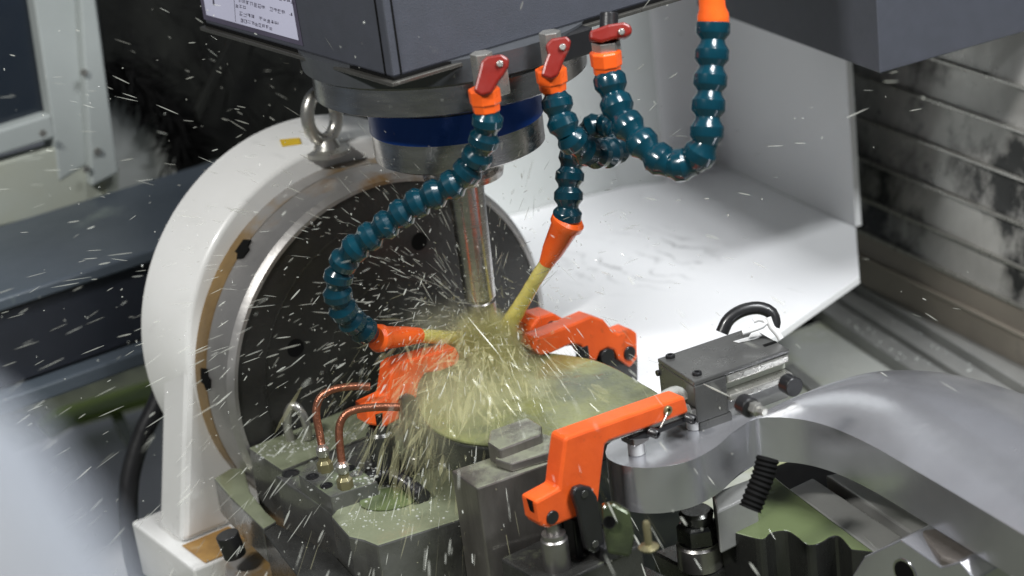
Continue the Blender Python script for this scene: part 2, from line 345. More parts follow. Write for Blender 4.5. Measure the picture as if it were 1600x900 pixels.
for i in range(620):
    if i < 560:
        k = random.randrange(len(edge) - 1); u = random.random(); x = edge[k][0] * (1 - u) + edge[k + 1][0] * u + random.gauss(0, 7); y = edge[k][1] * (1 - u) + edge[k + 1][1] * u + random.gauss(0, 6)
    else: x, y = random.uniform(180, 480), random.uniform(-20, 240)
    if i >= 560 and (y - 110) > (x - 166) * .78: continue
    p = at(x, y, 0, bx + random.uniform(.01, .03))
    strand(vs, fs, p, Vector((random.uniform(-.1, .3), random.uniform(-.6, 1), random.uniform(-.9, .1))), random.uniform(.03, .07), random.uniform(.001, .0022), .01)
tagp(mob('chip_brush', vs, fs, pitb, None, 0, False), 'mass of black bristles and chips with a ragged lower edge at upper left', 'brush', kind='stuff')
# small pillar and tray below the beam
tagp(prism('bracket_strip', pl([(362, 55), (376, 58), (330, 150), (312, 190), (306, 172)], 0, bx + .05), (-.01, 0, 0), murk, None), 'thin dark strip hanging below the charcoal head at upper left', 'bracket')
tr = thing('drip_tray', at(180, 640, 2, -.45), 'green painted drip tray edge left of the white casting', 'tray')
prism('rim', pl([(60, 672), (90, 650), (250, 600), (250, 628), (120, 665), (80, 690)], 2, -.45), (0, 0, .015), limeg, tr, .003)
prism('strut', pl([(172, 648), (190, 640), (212, 690), (200, 700)], 2, -.45), (0, 0, -.02), greenp, tr, .003)
prism('tray_floor', pl([(0, 720), (100, 672), (260, 628), (330, 900), (0, 1000)], 2, -.50), (0, 0, -.01), sheet, tr, .003)
hc = thing('black_cable', at(220, 700, 2, -.4), 'thick black cable curving down beside the white casting', 'cable')
tube('sheath', [dep(x, y, 3.0) for x, y in ((262, 560), (250, 620), (222, 680), (204, 740), (200, 800), (206, 860), (222, 930))], .0155, black, hc)
fit = thing('hose_fitting', dep(10, 500, 3.0), 'blurred shiny pipe fitting at the left edge of the photo', 'fitting')
for (x, y, r, hh) in ((0, 470, .024, .02), (4, 500, .017, .03), (4, 530, .026, .02)):
    p = dep(x, y, 3.0); lathe('ring', p - Z * hh / 2, Z, [(0, r * .8), (hh * .3, r), (hh * .7, r), (hh, r * .8)], zinc if y != 500 else black, fit, 20)
prism('flange', [dep(x, y, 3.0) for x, y in ((-40, 565), (28, 556), (50, 600), (-40, 630))], FW * .03, white, fit, .004)

# foreground: out of focus white door edge
door = thing('white_door_edge', dep(60, 800, .5), 'out of focus white door edge filling the lower left corner', 'door')
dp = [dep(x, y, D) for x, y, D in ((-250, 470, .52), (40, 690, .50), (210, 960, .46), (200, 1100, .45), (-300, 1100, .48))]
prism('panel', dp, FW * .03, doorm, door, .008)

# ================================================================== ROTARY TABLE
FC = at(620, 556, 0, -.2); RF = .270
cy, cz = FC.y, FC.z
rot = thing('rotary_table', (-.24, cy, -.5), 'big rotary table with dark round faceplate, steel rim and white cast housing', 'rotary table')
disc = lathe('faceplate', (-.206, cy, cz), A, [(0, RF - .006), (.003, RF - .006)], face, rot, 96)
lathe('steel_rim', (-.275, cy, cz), A, [(0, RF + .001), (.066, RF + .001), (.072, RF - .005), (.0745, RF - .0065), (.0745, RF - .012), (.070, RF - .012)], rimm, rot, 128)
lathe('rust_band', (-.345, cy, cz), A, [(0, RF + .002), (.075, RF + .002)], rimr, rot, 128)
# T-slots / bores in the face
for k in range(8):
    a = math.radians(22 + k * 45); c = Vector((-.203, cy + .17 * math.cos(a), cz + .17 * math.sin(a)))
    lathe('bore', c - A * .0005, A, [(0, .0135), (.0009, .0135)], pitb, rot, 24)
for k in range(3):
    rr = (.06, .115, .215)[k]
    lathe('face_groove', (-.2031, cy, cz), A, [(0, rr), (.0008, rr), (.0008, rr - .0025), (0, rr - .003)], dsteel, rot, 96)
# slots on the rim
for sx_, sy_ in ((376, 386), (323, 590)):
    q = at(sx_, sy_, 0, -.272); a = math.atan2(q.z - cz, q.y - cy)
    n = Vector((0, math.cos(a), math.sin(a))); tt = Vector((0, -math.sin(a), math.cos(a)))
    c = Vector((-.270, cy, cz)) + n * (RF + .0020)
    pr = [c + A * x + tt * y for x, y in ((-.012, -.012), (.006, -.016), (.008, -.006), (.016, -.003), (.014, .012), (.002, .017), (-.004, .010), (-.013, .009))]
    prism('rim_slot', pr, n * .0015, pitb, rot, 0)
# white housing: drum and leg
DC = Vector((0, cy - .004, cz + .028))             # the cast drum widens a little towards its back
def drum_r(x): return .276 + (-.302 - x) * .13
drum = lathe('housing_drum', (-.425, DC.y, DC.z), A, [(0, .284), (.008, drum_r(-.417)), (.116, drum_r(-.309)), (.122, .272), (.123, .268)], white, rot, 160)
def on_drum(x, y, up=0.):
    d = ray(x, y); t = 1.8
    while t < 4:
        p = CAM + d * t
        if -.425 < p.x < -.300 and math.hypot(p.y - DC.y, p.z - DC.z) < drum_r(p.x) + up: return p
        t += .0005
    return CAM + d * 2.9
el = at(293, 600, 0, -.303).y; el2 = at(285, 852, 0, -.303)
zfoot = el2.z
prism('leg', [Vector((-.303, el + .012, cz + .09)), Vector((-.303, el, cz + .03)), Vector((-.303, el2.y, zfoot)), Vector((-.303, cy + .2, zfoot)), Vector((-.303, cy + .2, cz + .09))], (-.080, 0, 0), white, rot, .010)
box('foot', -.43, -.225, el2.y - .022, cy + .22, zfoot - .09, zfoot, white, rot, .004)
tagp(box('rust_patch', -.300, -.227, el2.y - .002, el2.y + .075, zfoot + .001, zfoot + .0025, rustp, rot, .001), 'rusty brown patch on the white foot')
# lifting eye on the drum top
eb = on_drum(512, 236) - Z * .003
lathe('eye_base', eb, Z, [(0, .033), (.006, .033), (.009, .020), (.018, .016), (.022, .014)], zinc, rot, 32)
ring = []
rc = eb + Z * .056
rp = [rc + (Vector((math.cos(ROLL + .0), 0, 0)) * 0 + (rt * .75 + fh * .66) * math.cos(a) + Z * 1.35 * math.sin(a)) * .026 for a in [math.tau * i / 12 for i in range(13)]]
tube('lifting_eye', rp, .0098, zinc, rot, 14, .004)
tq = [on_drum(x, y, .0012) for x, y in ((437, 219), (468, 216), (471, 225), (441, 229))]
prism('yellow_tape', tq, (0, -.0002, .0010), tape, rot, 0)

# ================================================================== SPINDLE HEAD
ZB = .415
head = thing('spindle_head', (0, 0, ZB), 'charcoal machining head housing with printed plate on its left face', 'machine head')
HX, HY = .162, -.18
hl = at(320, 30, 1, HY).x
box('housing', hl, HX, HY, .36, ZB, ZB + .32, headm, head, .003)
box('lip_plate', hl - .004, HX + .008, HY - .008, .362, ZB - .008, ZB - .003, lipm, head, .001)
box('gasket', hl, HX + .002, HY - .001, .355, ZB - .003, ZB + .0005, pitb, head, 0)
# corner seam
box('seam', HX - .018, HX - .0155, HY - .0012, HY + .001, ZB + .002, ZB + .31, pitb, head, 0)
box('seam', HX - .001, HX + .0012, HY + .010, HY + .012, ZB + .002, ZB + .31, pitb, head, 0)
# printed plate on the left face
yp = HY - .0008
lpoly = [(318 - 10, -60), (323, 23), (467, 63), (450, -60)]
lpoly = [(309, -60), (323, 23), (467, 63), (446, -60)]
fpoly = [(303, -60), (319, 30), (474, 72), (451, -60)]
prism('plate_border', pl(fpoly, 1, HY - .0004), (0, -.0004, 0), inkm, head, 0)
plate = prism('printed_plate', pl(lpoly, 1, yp - .0002), (0, -.0006, 0), labm, head, 0)
vs, fs = [], []
def stroke(x0, y0, x1, y1, wpx):
    a, b = at(x0, y0, 1, yp - .0011), at(x1, y1, 1, yp - .0011); d = (b - a)
    if d.length < 1e-6: return
    n = Vector((-d.z, 0, d.x)).normalized() * wpx * .00042; o = len(vs)
    vs.extend([a - n, b - n, b + n, a + n]); fs.append([o, o + 1, o + 2, o + 3])
stroke(363, -40, 368, 34, 1.0)
stroke(330, -30, 334, 8, 5.5)
sl = .265
def textline(x0, x1, y0, hh, gaps=()):
    x = x0
    while x < x1:
        if not any(a < x < b for a, b in gaps):
            y = y0 + (x - x0) * sl; ww = hh * .85
            for k in range(random.randint(4, 6)):
                if random.random() < .5: yy = y + random.choice((0, .33, .66, 1)) * hh; stroke(x, yy, x + ww, yy + ww * sl, .8)
                else: xx = x + random.random() * ww; stroke(xx, y + (xx - x) * sl, xx + .6, y + hh, .8)
        x += hh * 1.12
textline(374, 455, -22, 5.5, ((400, 404),)); textline(372, 455, -2, 5.5, ((412, 416), (442, 446)))
textline(368, 382, 6, 5); textline(374, 432, 18, 5.5, ((396, 400),)); textline(376, 425, 29, 5)
pr = mob('printing', vs, fs, inkm, plate); pr['kind'] = 'stuff'
# casting, flange, nose
lathe('casting', (0, 0, .3815), Z, [(0, .182), (.004, .188), (.034, .192)], castm, head, 96)
lathe('flange', (0, 0, .3435), Z, [(0, .172), (.003, .178), (.0385, .178)], turned, head, 96)
lathe('flange_step', (0, 0, .3235), Z, [(0, .112), (.021, .112)], castm, head, 64)
lathe('blue_ring', (0, 0, .287), Z, [(0, .1145), (.037, .1145)], bluem, head, 96)
lathe('nose', (0, 0, .2455), Z, [(0, .105), (.004, .1125), (.042, .1125)], turned, head, 96)
lathe('nose_step', (0, 0, .2365), Z, [(0, .072), (.009, .078)], turned, head, 64)
# valve block at the underside
box('dark_block', .06, .183, -.030, .10, .378, .412, black, head, .003)
box('bright_block', .15, .188, -.065, -.035, .362, .405, zinc, head, .002)
# cutting tool
tool = thing('cutting_tool', (0, 0, 0), 'round steel cutting tool in the spindle, reaching down into the coolant', 'cutting tool')
lathe('tool_holder', (0, 0, .2025), Z, [(0, .035), (.004, .052), (.012, .054), (.016, .047), (.019, .047), (.023, .054), (.030, .054), (.034, .046)], turned, tool, 64)
lathe('shank', (0, 0, .035), Z, [(0, .0215), (.168, .0245)], turned, tool, 48)
lathe('tip', (0, 0, .0), Z, [(0, .018), (.003, .0195), (.028, .0205), (.030, .0185), (.0345, .0185)], steel, tool, 32)

# ================================================================== HOSES
def seg_mesh(r, L, name='hose_segment', m=hosem):
    prof = [(-.14, .66), (.0, .74), (.20, .97), (.25, 1.0), (.62, 1.0), (.67, .96), (.88, .76), (1.12, .68)]
    vs, fs = lathe_data([(t * L, k * r) for t, k in prof], 20)
    me = bpy.data.meshes.new(name); me.from_pydata(vs, [], fs); me.materials.append(m)
    for p in me.polygons: p.use_smooth = True
    bm = bmesh.new(); bm.from_mesh(me); bmesh.ops.recalc_face_normals(bm, faces=bm.faces)
    for e in bm.edges:
        if len(e.link_faces) == 2 and e.calc_face_angle(0) > math.radians(24): e.smooth = False
    bm.to_mesh(me); bm.free(); return me
def hose(root, pts, r, L):
    P = [dep(*p) for p in pts]; C = catmull(P, L * .98 / 1); me = seg_mesh(r, L)
    fine = catmull(P, .001)
    res = [fine[0]]
    for q in fine:
        if (q - res[-1]).length >= L: res.append(q)
    for a, b in zip(res, res[1:]):
        rot_ = (b - a).to_track_quat('Z', 'Y').to_matrix().to_4x4() @ Matrix.Rotation(random.uniform(0, 6), 4, 'Z')
        link('hose_segment', me, Matrix.Translation(a) @ rot_, root)
    return res
def nozzle(root, p, d, L, r0, r1):
    return lathe('nozzle', p - d * .012, d, [(0, r0 * .9), (.004, r0 * 1.1), (.012, r0 * 1.08), (.016, r0 * .92), (.016 + L * .5, (r0 + r1) * .48), (L, r1), (L, r1 * .72), (L - .006, r1 * .7)], oplast, root, 28)
def valve(root, px, py, D, dx, lev=((4, -58), (20, -92)), nut_up=True):
    """orange hexagonal connector, zinc body above it, red lever beside it"""
    p = dep(px, py, D); 
    lathe('connector', p - Z * .006, Z, [(0, .013), (.004, .0165), (.012, .017), (.014, .019), (.030, .0195), (.032, .017)], oplast, root, 8, .001, False)
    return p
# hose 1: long, from the flange round to the left nozzle
h1 = thing('coolant_hose', dep(762, 160, 2.33), 'long teal segmented hose looping left in front of the faceplate', 'hose', 'segmented coolant hoses')
pts = [(763, 176, 2.33), (760, 205, 2.34), (752, 232, 2.35), (736, 262, 2.37), (708, 290, 2.38), (672, 306, 2.39), (638, 326, 2.40), (606, 350, 2.41), (572, 374, 2.42), (545, 396, 2.43), (530, 424, 2.45), (526, 455, 2.46), (537, 487, 2.48), (562, 512, 2.51), (590, 528, 2.54)]
r1 = hose(h1, pts, .0186, .0240)
e = dep(654, 524, 2.60); s = dep(596, 528, 2.54); d = (e - s); nozzle(h1, s, d.normalized(), d.length + .012, .0165, .0105)
valve(h1, 760, 170, 2.33, 0)
# hose 2: from the middle valve, loops behind, ends in the right-hand nozzle
h2 = thing('coolant_hose', dep(865, 140, 2.38), 'teal segmented hose looping under the head to the slanted orange nozzle', 'hose', 'segmented coolant hoses')
pts = [(868, 148, 2.38), (874, 180, 2.38), (888, 212, 2.38), (914, 236, 2.40), (948, 240, 2.44), (972, 224, 2.49), (968, 200, 2.54), (938, 194, 2.57), (908, 214, 2.58), (894, 250, 2.58), (889, 285, 2.58), (888, 320, 2.58), (884, 356, 2.59)]
hose(h2, pts, .0190, .0248)
s = dep(884, 352, 2.59); e = dep(853, 412, 2.62); d = e - s; nozzle(h2, s, d.normalized(), d.length + .012, .0205, .0095)
valve(h2, 864, 138, 2.38, 0)
# hose 3: U-shaped, thick, to the orange end at the top
h3 = thing('coolant_hose', dep(950, 110, 2.36), 'thick teal segmented hose hanging in a U to an orange fitting at the top', 'hose', 'segmented coolant hoses')
pts = [(950, 112, 2.36), (958, 150, 2.36), (972, 185, 2.35), (996, 215, 2.34), (1022, 244, 2.33), (1056, 262, 2.32), (1092, 250, 2.31), (1105, 215, 2.30), (1106, 170, 2.30), (1110, 125, 2.30), (1113, 80, 2.30), (1114, 40, 2.30), (1115, 18, 2.30)]
hose(h3, pts, .0198, .0285)
p = dep(1115, 36, 2.30)
lathe('end_fitting', p - Z * .004, Z, [(0, .0165), (.004, .0185), (.014, .0185), (.022, .0155), (.045, .0148), (.08, .0148)], oplast, h3, 28)
p = valve(h3, 949, 112, 2.36, 0)
# valves: separate things screwed to the head
def red_valve(px, py, D, label, poly, nut):
    t = thing('valve', dep(px, py, D), label, 'valve', 'shut-off valves under the head')
    lathe('body', dep(px, py, D) + Z * .026, Z, [(0, .0135), (.040, .0135)], zinc, t, 6, .001, False)
    n = -FW
    prism('lever', [dep(x, y, D - .062) for x, y in poly], FW * .018, redm, t, .003)
    q = dep(*nut, D - .062); cyl('screw', q, q + n * .004, .004, zinc, t, 12)
    return t
red_valve(762, 166, 2.36, 'red-levered valve nearest the blue ring, above the long looping hose', [(740, 142), (748, 112), (752, 96), (760, 88), (784, 84), (796, 92), (794, 104), (786, 118), (778, 128), (768, 146), (752, 150)], (781, 100))
red_valve(868, 132, 2.40, 'middle red-levered valve, at the end of the flange', [(845, 118), (850, 100), (856, 84), (852, 70), (862, 60), (886, 56), (893, 64), (890, 76), (882, 92), (872, 118), (860, 124)], (879, 74))
vt = thing('valve', dep(950, 100, 2.36), 'rightmost red-levered valve with hexagonal steel nut, lever turned sideways', 'valve', 'shut-off valves under the head')
lathe('nut', dep(949, 92, 2.36), Z, [(0, .0175), (.022, .0175)], zinc, vt, 6, .0008, False)
cyl('stem', dep(950, 70, 2.36), dep(952, 20, 2.36), .011, black, vt)
prism('lever', [dep(x, y, 2.33) for x, y in ((921, 48), (950, 38), (975, 34), (987, 40), (988, 52), (978, 58), (960, 60), (940, 66), (922, 62))], FW * .025, redm, vt, .003)
q = dep(971, 50, 2.33); cyl('screw', q, q - FW * .004, .004, zinc, vt, 12)

# ================================================================== FIXTURE (left group)
ZG = -.150
sub = thing('fixture_plate', (-.1, -.25, -.3), 'coolant-green steel fixture plate against the faceplate with lifting eye', 'fixture')
g0 = at(384, 697, 2, ZG); g1 = at(424, 741, 2, ZG)
prism('base', [Vector((-.197, g0.y, ZG)), Vector((g1.x, g0.y - .002, ZG)), Vector((g1.x, .0, ZG)), Vector((-.197, .0, ZG))], (0, 0, -.115), fix, sub, .002)
ee = at(468, 688, 2, ZG)
tube('lifting_eye', [ee + rt * .010 * s1 + Vector((0, 0, hh)) + A * s1 * .004 for s1, hh in ((-1.0, 0), (-1.15, .02), (-.8, .042), (0, .054), (.8, .042), (1.15, .02), (1.0, 0))], .0062, zinc, sub, 12, .003)
# second slab running towards the viewer
sl2 = thing('fixture_slab', at(480, 780, 2, ZG - .004), 'dark steel slab sloping past the manifold on the left fixture', 'fixture')
a0 = at(430, 743, 2, ZG - .004); a1 = at(548, 838, 2, ZG - .004)
prism('slab', [Vector((a0.x, a0.y, a0.z)), Vector((a1.x + .01, a0.y - .004, a0.z)), Vector((a1.x + .01, -.02, a0.z)), Vector((a0.x, -.02, a0.z))], (0, 0, -.15), manif, sl2, .002)
p = at(443, 733, 2, ZG - .004); 
lathe('screw_hole', p + Z * .0 + A * .02, Z, [(0, .012), (.0012, .012), (.0012, .009), (.0004, .009)], black, sl2, 20)
# manifold block with copper pipes
ZM = -.128
mb = thing('manifold_block', at(530, 740, 2, ZM), 'small steel manifold block with drilled ports under two copper pipes', 'manifold')
m0 = at(466, 741, 2, ZM); m1 = at(516, 776, 2, ZM); m2 = at(590, 752, 2, ZM)
prism('body', [m0, m1, m2, Vector((m0.x + (m2.x - m1.x), m0.y + (m2.y - m1.y), ZM))], (0, 0, -.055), manif, mb, .0015)
for x, y in ((488, 745), (510, 759), (557, 741), (545, 732)):
    q = at(x, y, 2, ZM + .0005); lathe('port', q, Z, [(-.002, .0085), (.0012, .0085), (.0012, .0058), (.0002, .0055)], black if y != 741 else zinc, mb, 18)
for x, y in ((483, 779), (505, 787)):
    pass
def pipe(label, pxs, foot):
    t = thing('copper_pipe', at(*foot, 2, ZM), label, 'pipe', 'bent copper pipes on the manifold')
    tube('pipe', [dep(*p) for p in pxs], .0052, copper, t, 12, .004)
    q = dep(pxs[0][0], pxs[0][1], pxs[0][2])
    lathe('union_nut', q - Z * .018, Z, [(0, .0105), (.012, .0105), (.016, .007), (.022, .007)], brass, t, 6, .0006, False)
    lathe('collar', q + Z * .004, Z, [(0, .0075), (.003, .0085), (.010, .0085), (.013, .006)], zinc, t, 16)
    return t
pipe('taller copper pipe bending right from beside the lifting eye', [(506, 716, 2.545), (500, 680, 2.55), (494, 645, 2.55), (500, 622, 2.55), (520, 609, 2.55), (550, 604, 2.55), (582, 604, 2.55)], (508, 725))
pipe('shorter copper pipe in front, bending right under the orange clamp', [(537, 742, 2.50), (532, 705, 2.50), (530, 670, 2.50), (538, 650, 2.50), (556, 640, 2.50), (590, 636, 2.50), (625, 636, 2.50)], (540, 755))
# near slab with the oval hole
ZN = -.149
ns = thing('slotted_block', at(600, 800, 2, ZN), 'coolant-covered steel block with an oval pocket, left of the tall block', 'fixture block')
npoly = [(517, 806), (552, 764), (640, 736), (760, 716), (760, 790), (716, 812), (590, 852), (568, 843), (545, 838)]
prism('block', pl(npoly, 2, ZN), (0, 0, -.14), fix, ns, .003)
pk = [at(608 + 46 * math.cos(a) , 779 + 17 * math.sin(a) - 6 * math.cos(a), 2, ZN + .0022) for a in [math.tau * i / 36 for i in range(36)]]
prism('pocket', pk, (0, 0, -.0012), greenp, ns, 0)
tube('spring_hose', [at(562 + 100 * u, 786 - 34 * math.sin(math.pi * (.18 + .74 * u)) + 8 * u, 2, ZN) + Z * (.008 + .004 * math.sin(math.pi * u)) for u in [i / 10 for i in range(11)]], .0092, black, ns, 14, .0028, .16)
q = at(558, 778, 2, ZN) + Z * .01; d_ = at(563, 779, 2, ZN) + Z * .01 - q
lathe('hose_end', q, at(575, 776, 2, ZN) + Z * .01 - q, [(0, .008), (.003, .0105), (.007, .0105), (.009, .008)], zinc, ns, 20)
# lower left L block
ZL = -.205
lb = thing('stop_block', at(380, 780, 2, ZL), 'low dark L-shaped block with coolant on top beside the white foot', 'fixture block')
prism('block', pl([(334, 747), (361, 731), (381, 731), (391, 768), (416, 800), (455, 780), (520, 830), (411, 826), (358, 775)][:5] + [(432, 814), (411, 826), (358, 775)], 2, ZL), (0, 0, -.055), fix, lb, .002)
prism('lower_block', [p + Vector((0, 0, -.003)) for p in pl([(411, 827), (432, 815), (520, 862), (560, 905), (490, 930)], 2, ZL)], (0, 0, -.1), dsteel, lb, .002)
tagp(prism('rusty_bracket', pl([(352, 850), (390, 838), (425, 870), (440, 940), (352, 940)], 2, -.30), (0, 0, -.05), rimr, None, .003), 'rust-brown bracket below the dark L-shaped block', 'bracket')
p = dep(362, 838, 2.72); q = cyl('cable_plug', p + Z * .004 - rt * .006, p - Z * .03, .016, black, None); tagp(q, 'black rubber plug under the L-shaped block', 'plug')
# wet clutter around the left clamp base
vs, fs = [], []
for i in range(130):
    x, y = random.gauss(590, 40), random.gauss(745, 16)
    z = ZM if x < 590 else ZN
    add_ball(vs, fs, at(x, y, 2, z) + Z * .001, random.uniform(.0008, .0028), .7)
for i in range(200):
    if i < 70: x = random.uniform(535, 700); y = random.uniform(806 - (x - 535) * .28, 832 - abs(x - 590) * .2); z = ZN
    else: x = random.uniform(400, 560); y = 712 - (x - 400) * .22 + random.uniform(-14, 8); z = ZG
    add_ball(vs, fs, at(x, y, 2, z) + Z * .0003, random.uniform(.0006, .0024), .6)
tagp(mob('fixture_droplets', vs, fs, beadm, None, 0, True), 'glittering coolant beads on the left fixture plates', 'droplets', kind='stuff')

# ================================================================== CLAMPS
GL = 'orange swing clamps round the work'
def lever_bits(t, X): pass
# near clamp
XC = .395
nc = thing('swing_clamp', at(870, 900, 0, XC), 'bright orange swing clamp in front, its arm over the grey casting', 'clamp', GL)
front = [(836.5, 784.5), (873.8, 764), (877, 735), (883.4, 687), (888, 683), (975, 652), (1064, 621), (1070.5, 619.5), (1077, 645), (1015, 668), (952, 690), (946, 695.6), (940, 745), (935, 790), (928, 800), (900, 809), (857.8, 826), (847, 823), (841.8, 816.5)]
prism('lever', pl(front, 0, XC), (-.030, 0, 0), orange, nc, .0035)
c = at(863, 808, 0, XC + .0004); cyl('pivot_pin', c - A * .01, c + A * .0022, .0085, black, nc, 24)
prism('slot', pl([(822, 778), (832, 783), (836, 800), (828, 798)], 0, XC - .012) , (.006, 0, 0), pitb, nc, 0)
lk = [(900, 763), (912, 759), (925, 762), (934, 776), (946, 848), (942, 860), (930, 866), (918, 860), (905, 800), (896, 775)]
prism('link_plate', pl(lk, 0, XC + .012), (-.010, 0, 0), black, nc, .003)
prism('link_plate', [p - A * .05 for p in pl(lk, 0, XC + .012)], (-.008, 0, 0), black, nc, .003)
for x, y in ((913, 772), (930, 850)):
    c = at(x, y, 0, XC + .012); cyl('link_pin', c, c + A * .0015, .005, dsteel, nc, 18)
cc = at(868, 860, 0, XC - .015)
lathe('cylinder', cc - Z * .07, Z, [(0, .0165), (.086, .0165), (.088, .0145), (.094, .0145)], steel, nc, 36)
cyl('rod', cc + Z * .02, cc + Z * .045, .0085, steel, nc)
for dy in (.028, .050):
    box('guide_post', XC - .035, XC - .012, cc.y + dy, cc.y + dy + .010, cc.z - .08, cc.z + .03, black, nc, .002)
bz = at(900, 880, 0, XC).z
box('clamp_base', XC - .085, XC + .018, cc.y - .035, cc.y + .105, bz - .12, bz - .004, dsteel, nc, .003)
box('base_rib', XC - .02, XC + .022, cc.y + .045, cc.y + .085, bz - .006, bz + .016, black, nc, .003)
# pad bar under the arm
bar = [(932, 683), (1000, 655), (1078, 632), (1084, 648), (1040, 664), (1000, 676), (938, 697)]
prism('pad_bar', pl(bar, 0, XC - .006), (-.018, 0, 0), zinc, nc, .002)
prism('pad_bar', [p - A * .0 for p in pl([(984, 688), (1010, 676), (1080, 650), (1084, 655), (1010, 686)], 0, XC - .004)], (-.012, 0, 0), black, nc, .001)
ZA = -.060
for px_, py_ in ((995, 708), (1086, 668)):
    b0 = at(px_, py_, 2, ZA)
    cyl('pad', b0, b0 + Z * .016, .0105, nyl, nc, 24)
    box('pad_holder', b0.x - .014, b0.x + .012, b0.y - .012, b0.y + .012, b0.z + .0162, b0.z + .031, steel, nc, .002)
for px_, py_ in ((1019, 675), (1076, 653)):
    c = at(px_, py_, 0, XC + .002); bolt('knob', c - A * .004, A + B * .3 - Z * .2, .0062, .012, black, nc)
c = at(1043, 641, 0, XC + .0006); bolt('screw', c - A * .002, A, .006, .005, brass, nc)
tube('wire', [at(1043, 645, 0, XC + .004), at(1039, 655, 0, XC + .005), at(1032, 668, 0, XC + .006)], .0012, zinc, nc, 8, .002)
c = at(1060, 613, 0, XC - .02); tube('clear_strip', [at(x, y, 0, XC - .03) for x, y in ((1000, 640), (1030, 622), (1055, 610), (1072, 618))], .006, beadm, nc, 10)
# left clamp
XL = .045
lc = thing('swing_clamp', at(610, 740, 0, XL), 'orange swing clamp on the left fixture under the horizontal nozzle', 'clamp', GL)
lf = [(572, 636), (606, 620), (612, 575), (622, 567), (680, 551), (713, 543), (719, 556), (716, 570), (690, 580), (664, 584), (655, 600), (652, 622), (626, 645), (626, 655), (602, 668), (575, 664), (574, 652)]
prism('lever', pl(lf, 0, XL), (-.030, 0, 0), orange, lc, .003)
prism('slot', pl([(587, 648), (598, 645), (597, 665), (589, 664)], 0, XL + .001), (-.001, 0, 0), pitb, lc, 0)
prism('link_plate', pl([(628, 622), (640, 616), (650, 620), (660, 700), (648, 712), (636, 704)], 0, XL + .010), (-.01, 0, 0), black, lc, .003)
cc2 = at(596, 690, 0, XL - .015)
lathe('cylinder', cc2 - Z * .045, Z, [(0, .0185), (.058, .0185), (.062, .015), (.068, .015)], dsteel, lc, 32)
box('clamp_base', XL - .04, XL + .012, cc2.y - .02, cc2.y + .06, cc2.z - .10, cc2.z - .042, dsteel, lc, .003)
for k, (x, y) in enumerate(((590, 738), (612, 728), (650, 722))):
    c = at(x, y, 2, cc2.z - .041); bolt('screw', c, Z, .008, .009, zinc, lc)
# back clamps
XK = .06
kc = thing('swing_clamp', at(950, 590, 0, XK), 'dark orange swing clamp behind the work in front of the white tray', 'clamp', GL)
kf = [(832, 545), (838, 530), (862, 520), (890, 509), (925, 494), (944, 500), (958, 517), (966, 522), (986, 514), (996, 521), (997, 560), (985, 575), (966, 562), (960, 548), (950, 544), (938, 550), (932, 565), (920, 562), (908, 540), (892, 538), (878, 545), (862, 552), (845, 556)]
prism('lever', pl(kf, 0, XK), (-.032, 0, 0), orange, kc, .003)
for x, y, r in ((950, 558, .012), (985, 552, .010)):
    c = at(x, y, 0, XK + .003); cyl('pivot_pin', c - A * .03, c, r, black, kc)
prism('link_plate', pl([(918, 560), (935, 548), (998, 552), (998, 602), (985, 600), (950, 585)], 0, XK - .006), (-.02, 0, 0), black, kc, .004)
prism('link_plate', pl([(905, 545), (920, 538), (925, 575), (905, 568)], 0, XK + .001), (-.01, 0, 0), black, kc, .003)
kc2 = thing('swing_clamp', at(860, 510, 0, XK - .08), 'dark half hidden orange clamp end right beside the slanted jet', 'clamp', GL)
prism('lever', pl([(826, 530), (832, 510), (842, 496), (866, 490), (890, 503), (905, 512), (905, 540), (850, 545), (830, 542)], 0, XK - .05), (-.04, 0, 0), orange, kc2, .003)
c = at(862, 510, 0, XK - .049); bolt('screw', c - A * .001, A, .008, .006, black, kc2)

# ================================================================== TALL BLOCK (middle) and small block
tb = thing('tall_block', at(760, 900, 2, -.2), 'tall rectangular worn steel block standing centre front', 'steel block')
b1 = at(745, 763, 2, -.064); b0_ = at(705, 735, 2, -.064); b2 = at(871, 719, 2, -.064)
bp = [b1, b2, b2 + (b0_ - b1), b0_]
prism('block', bp, (0, 0, -.24), block, tb, .0025)
sb = thing('stop_piece', at(800, 690, 2, -.08), 'small dark steel stop lying on the tall block under the splash', 'steel block')
prism('piece', pl([(762, 690), (780, 702), (846, 677), (846, 664), (824, 651), (765, 672)], 2, -.038), (0, 0, -.028), block, sb, .003)
prism('shoulder', pl([(782, 712), (846, 688), (880, 700), (873, 716), (800, 738), (775, 730)], 2, -.0635), (0, 0, .012), block, sb, .002)

# ================================================================== WORKPIECE UNDER COOLANT
wk = thing('workpiece', at(820, 600, 2, -.06), 'flat metal workpiece flooded with yellow-green coolant under the tool', 'workpiece')
ZW = -.062
wpoly = [(652, 640), (655, 600), (690, 575), (760, 556), (810, 552), (870, 556), (925, 565), (965, 580), (1003, 602), (1034, 622), (1030, 640), (960, 664), (880, 690), (800, 700), (720, 694), (672, 672)]
wout = catmull(pl(wpoly + wpoly[:1], 2, ZW), .008)[:-1]
prism('plate', wout, (0, 0, -.045), dsteel, wk, .003)
# boss where tool works
bo = at(765, 560, 2, ZW)
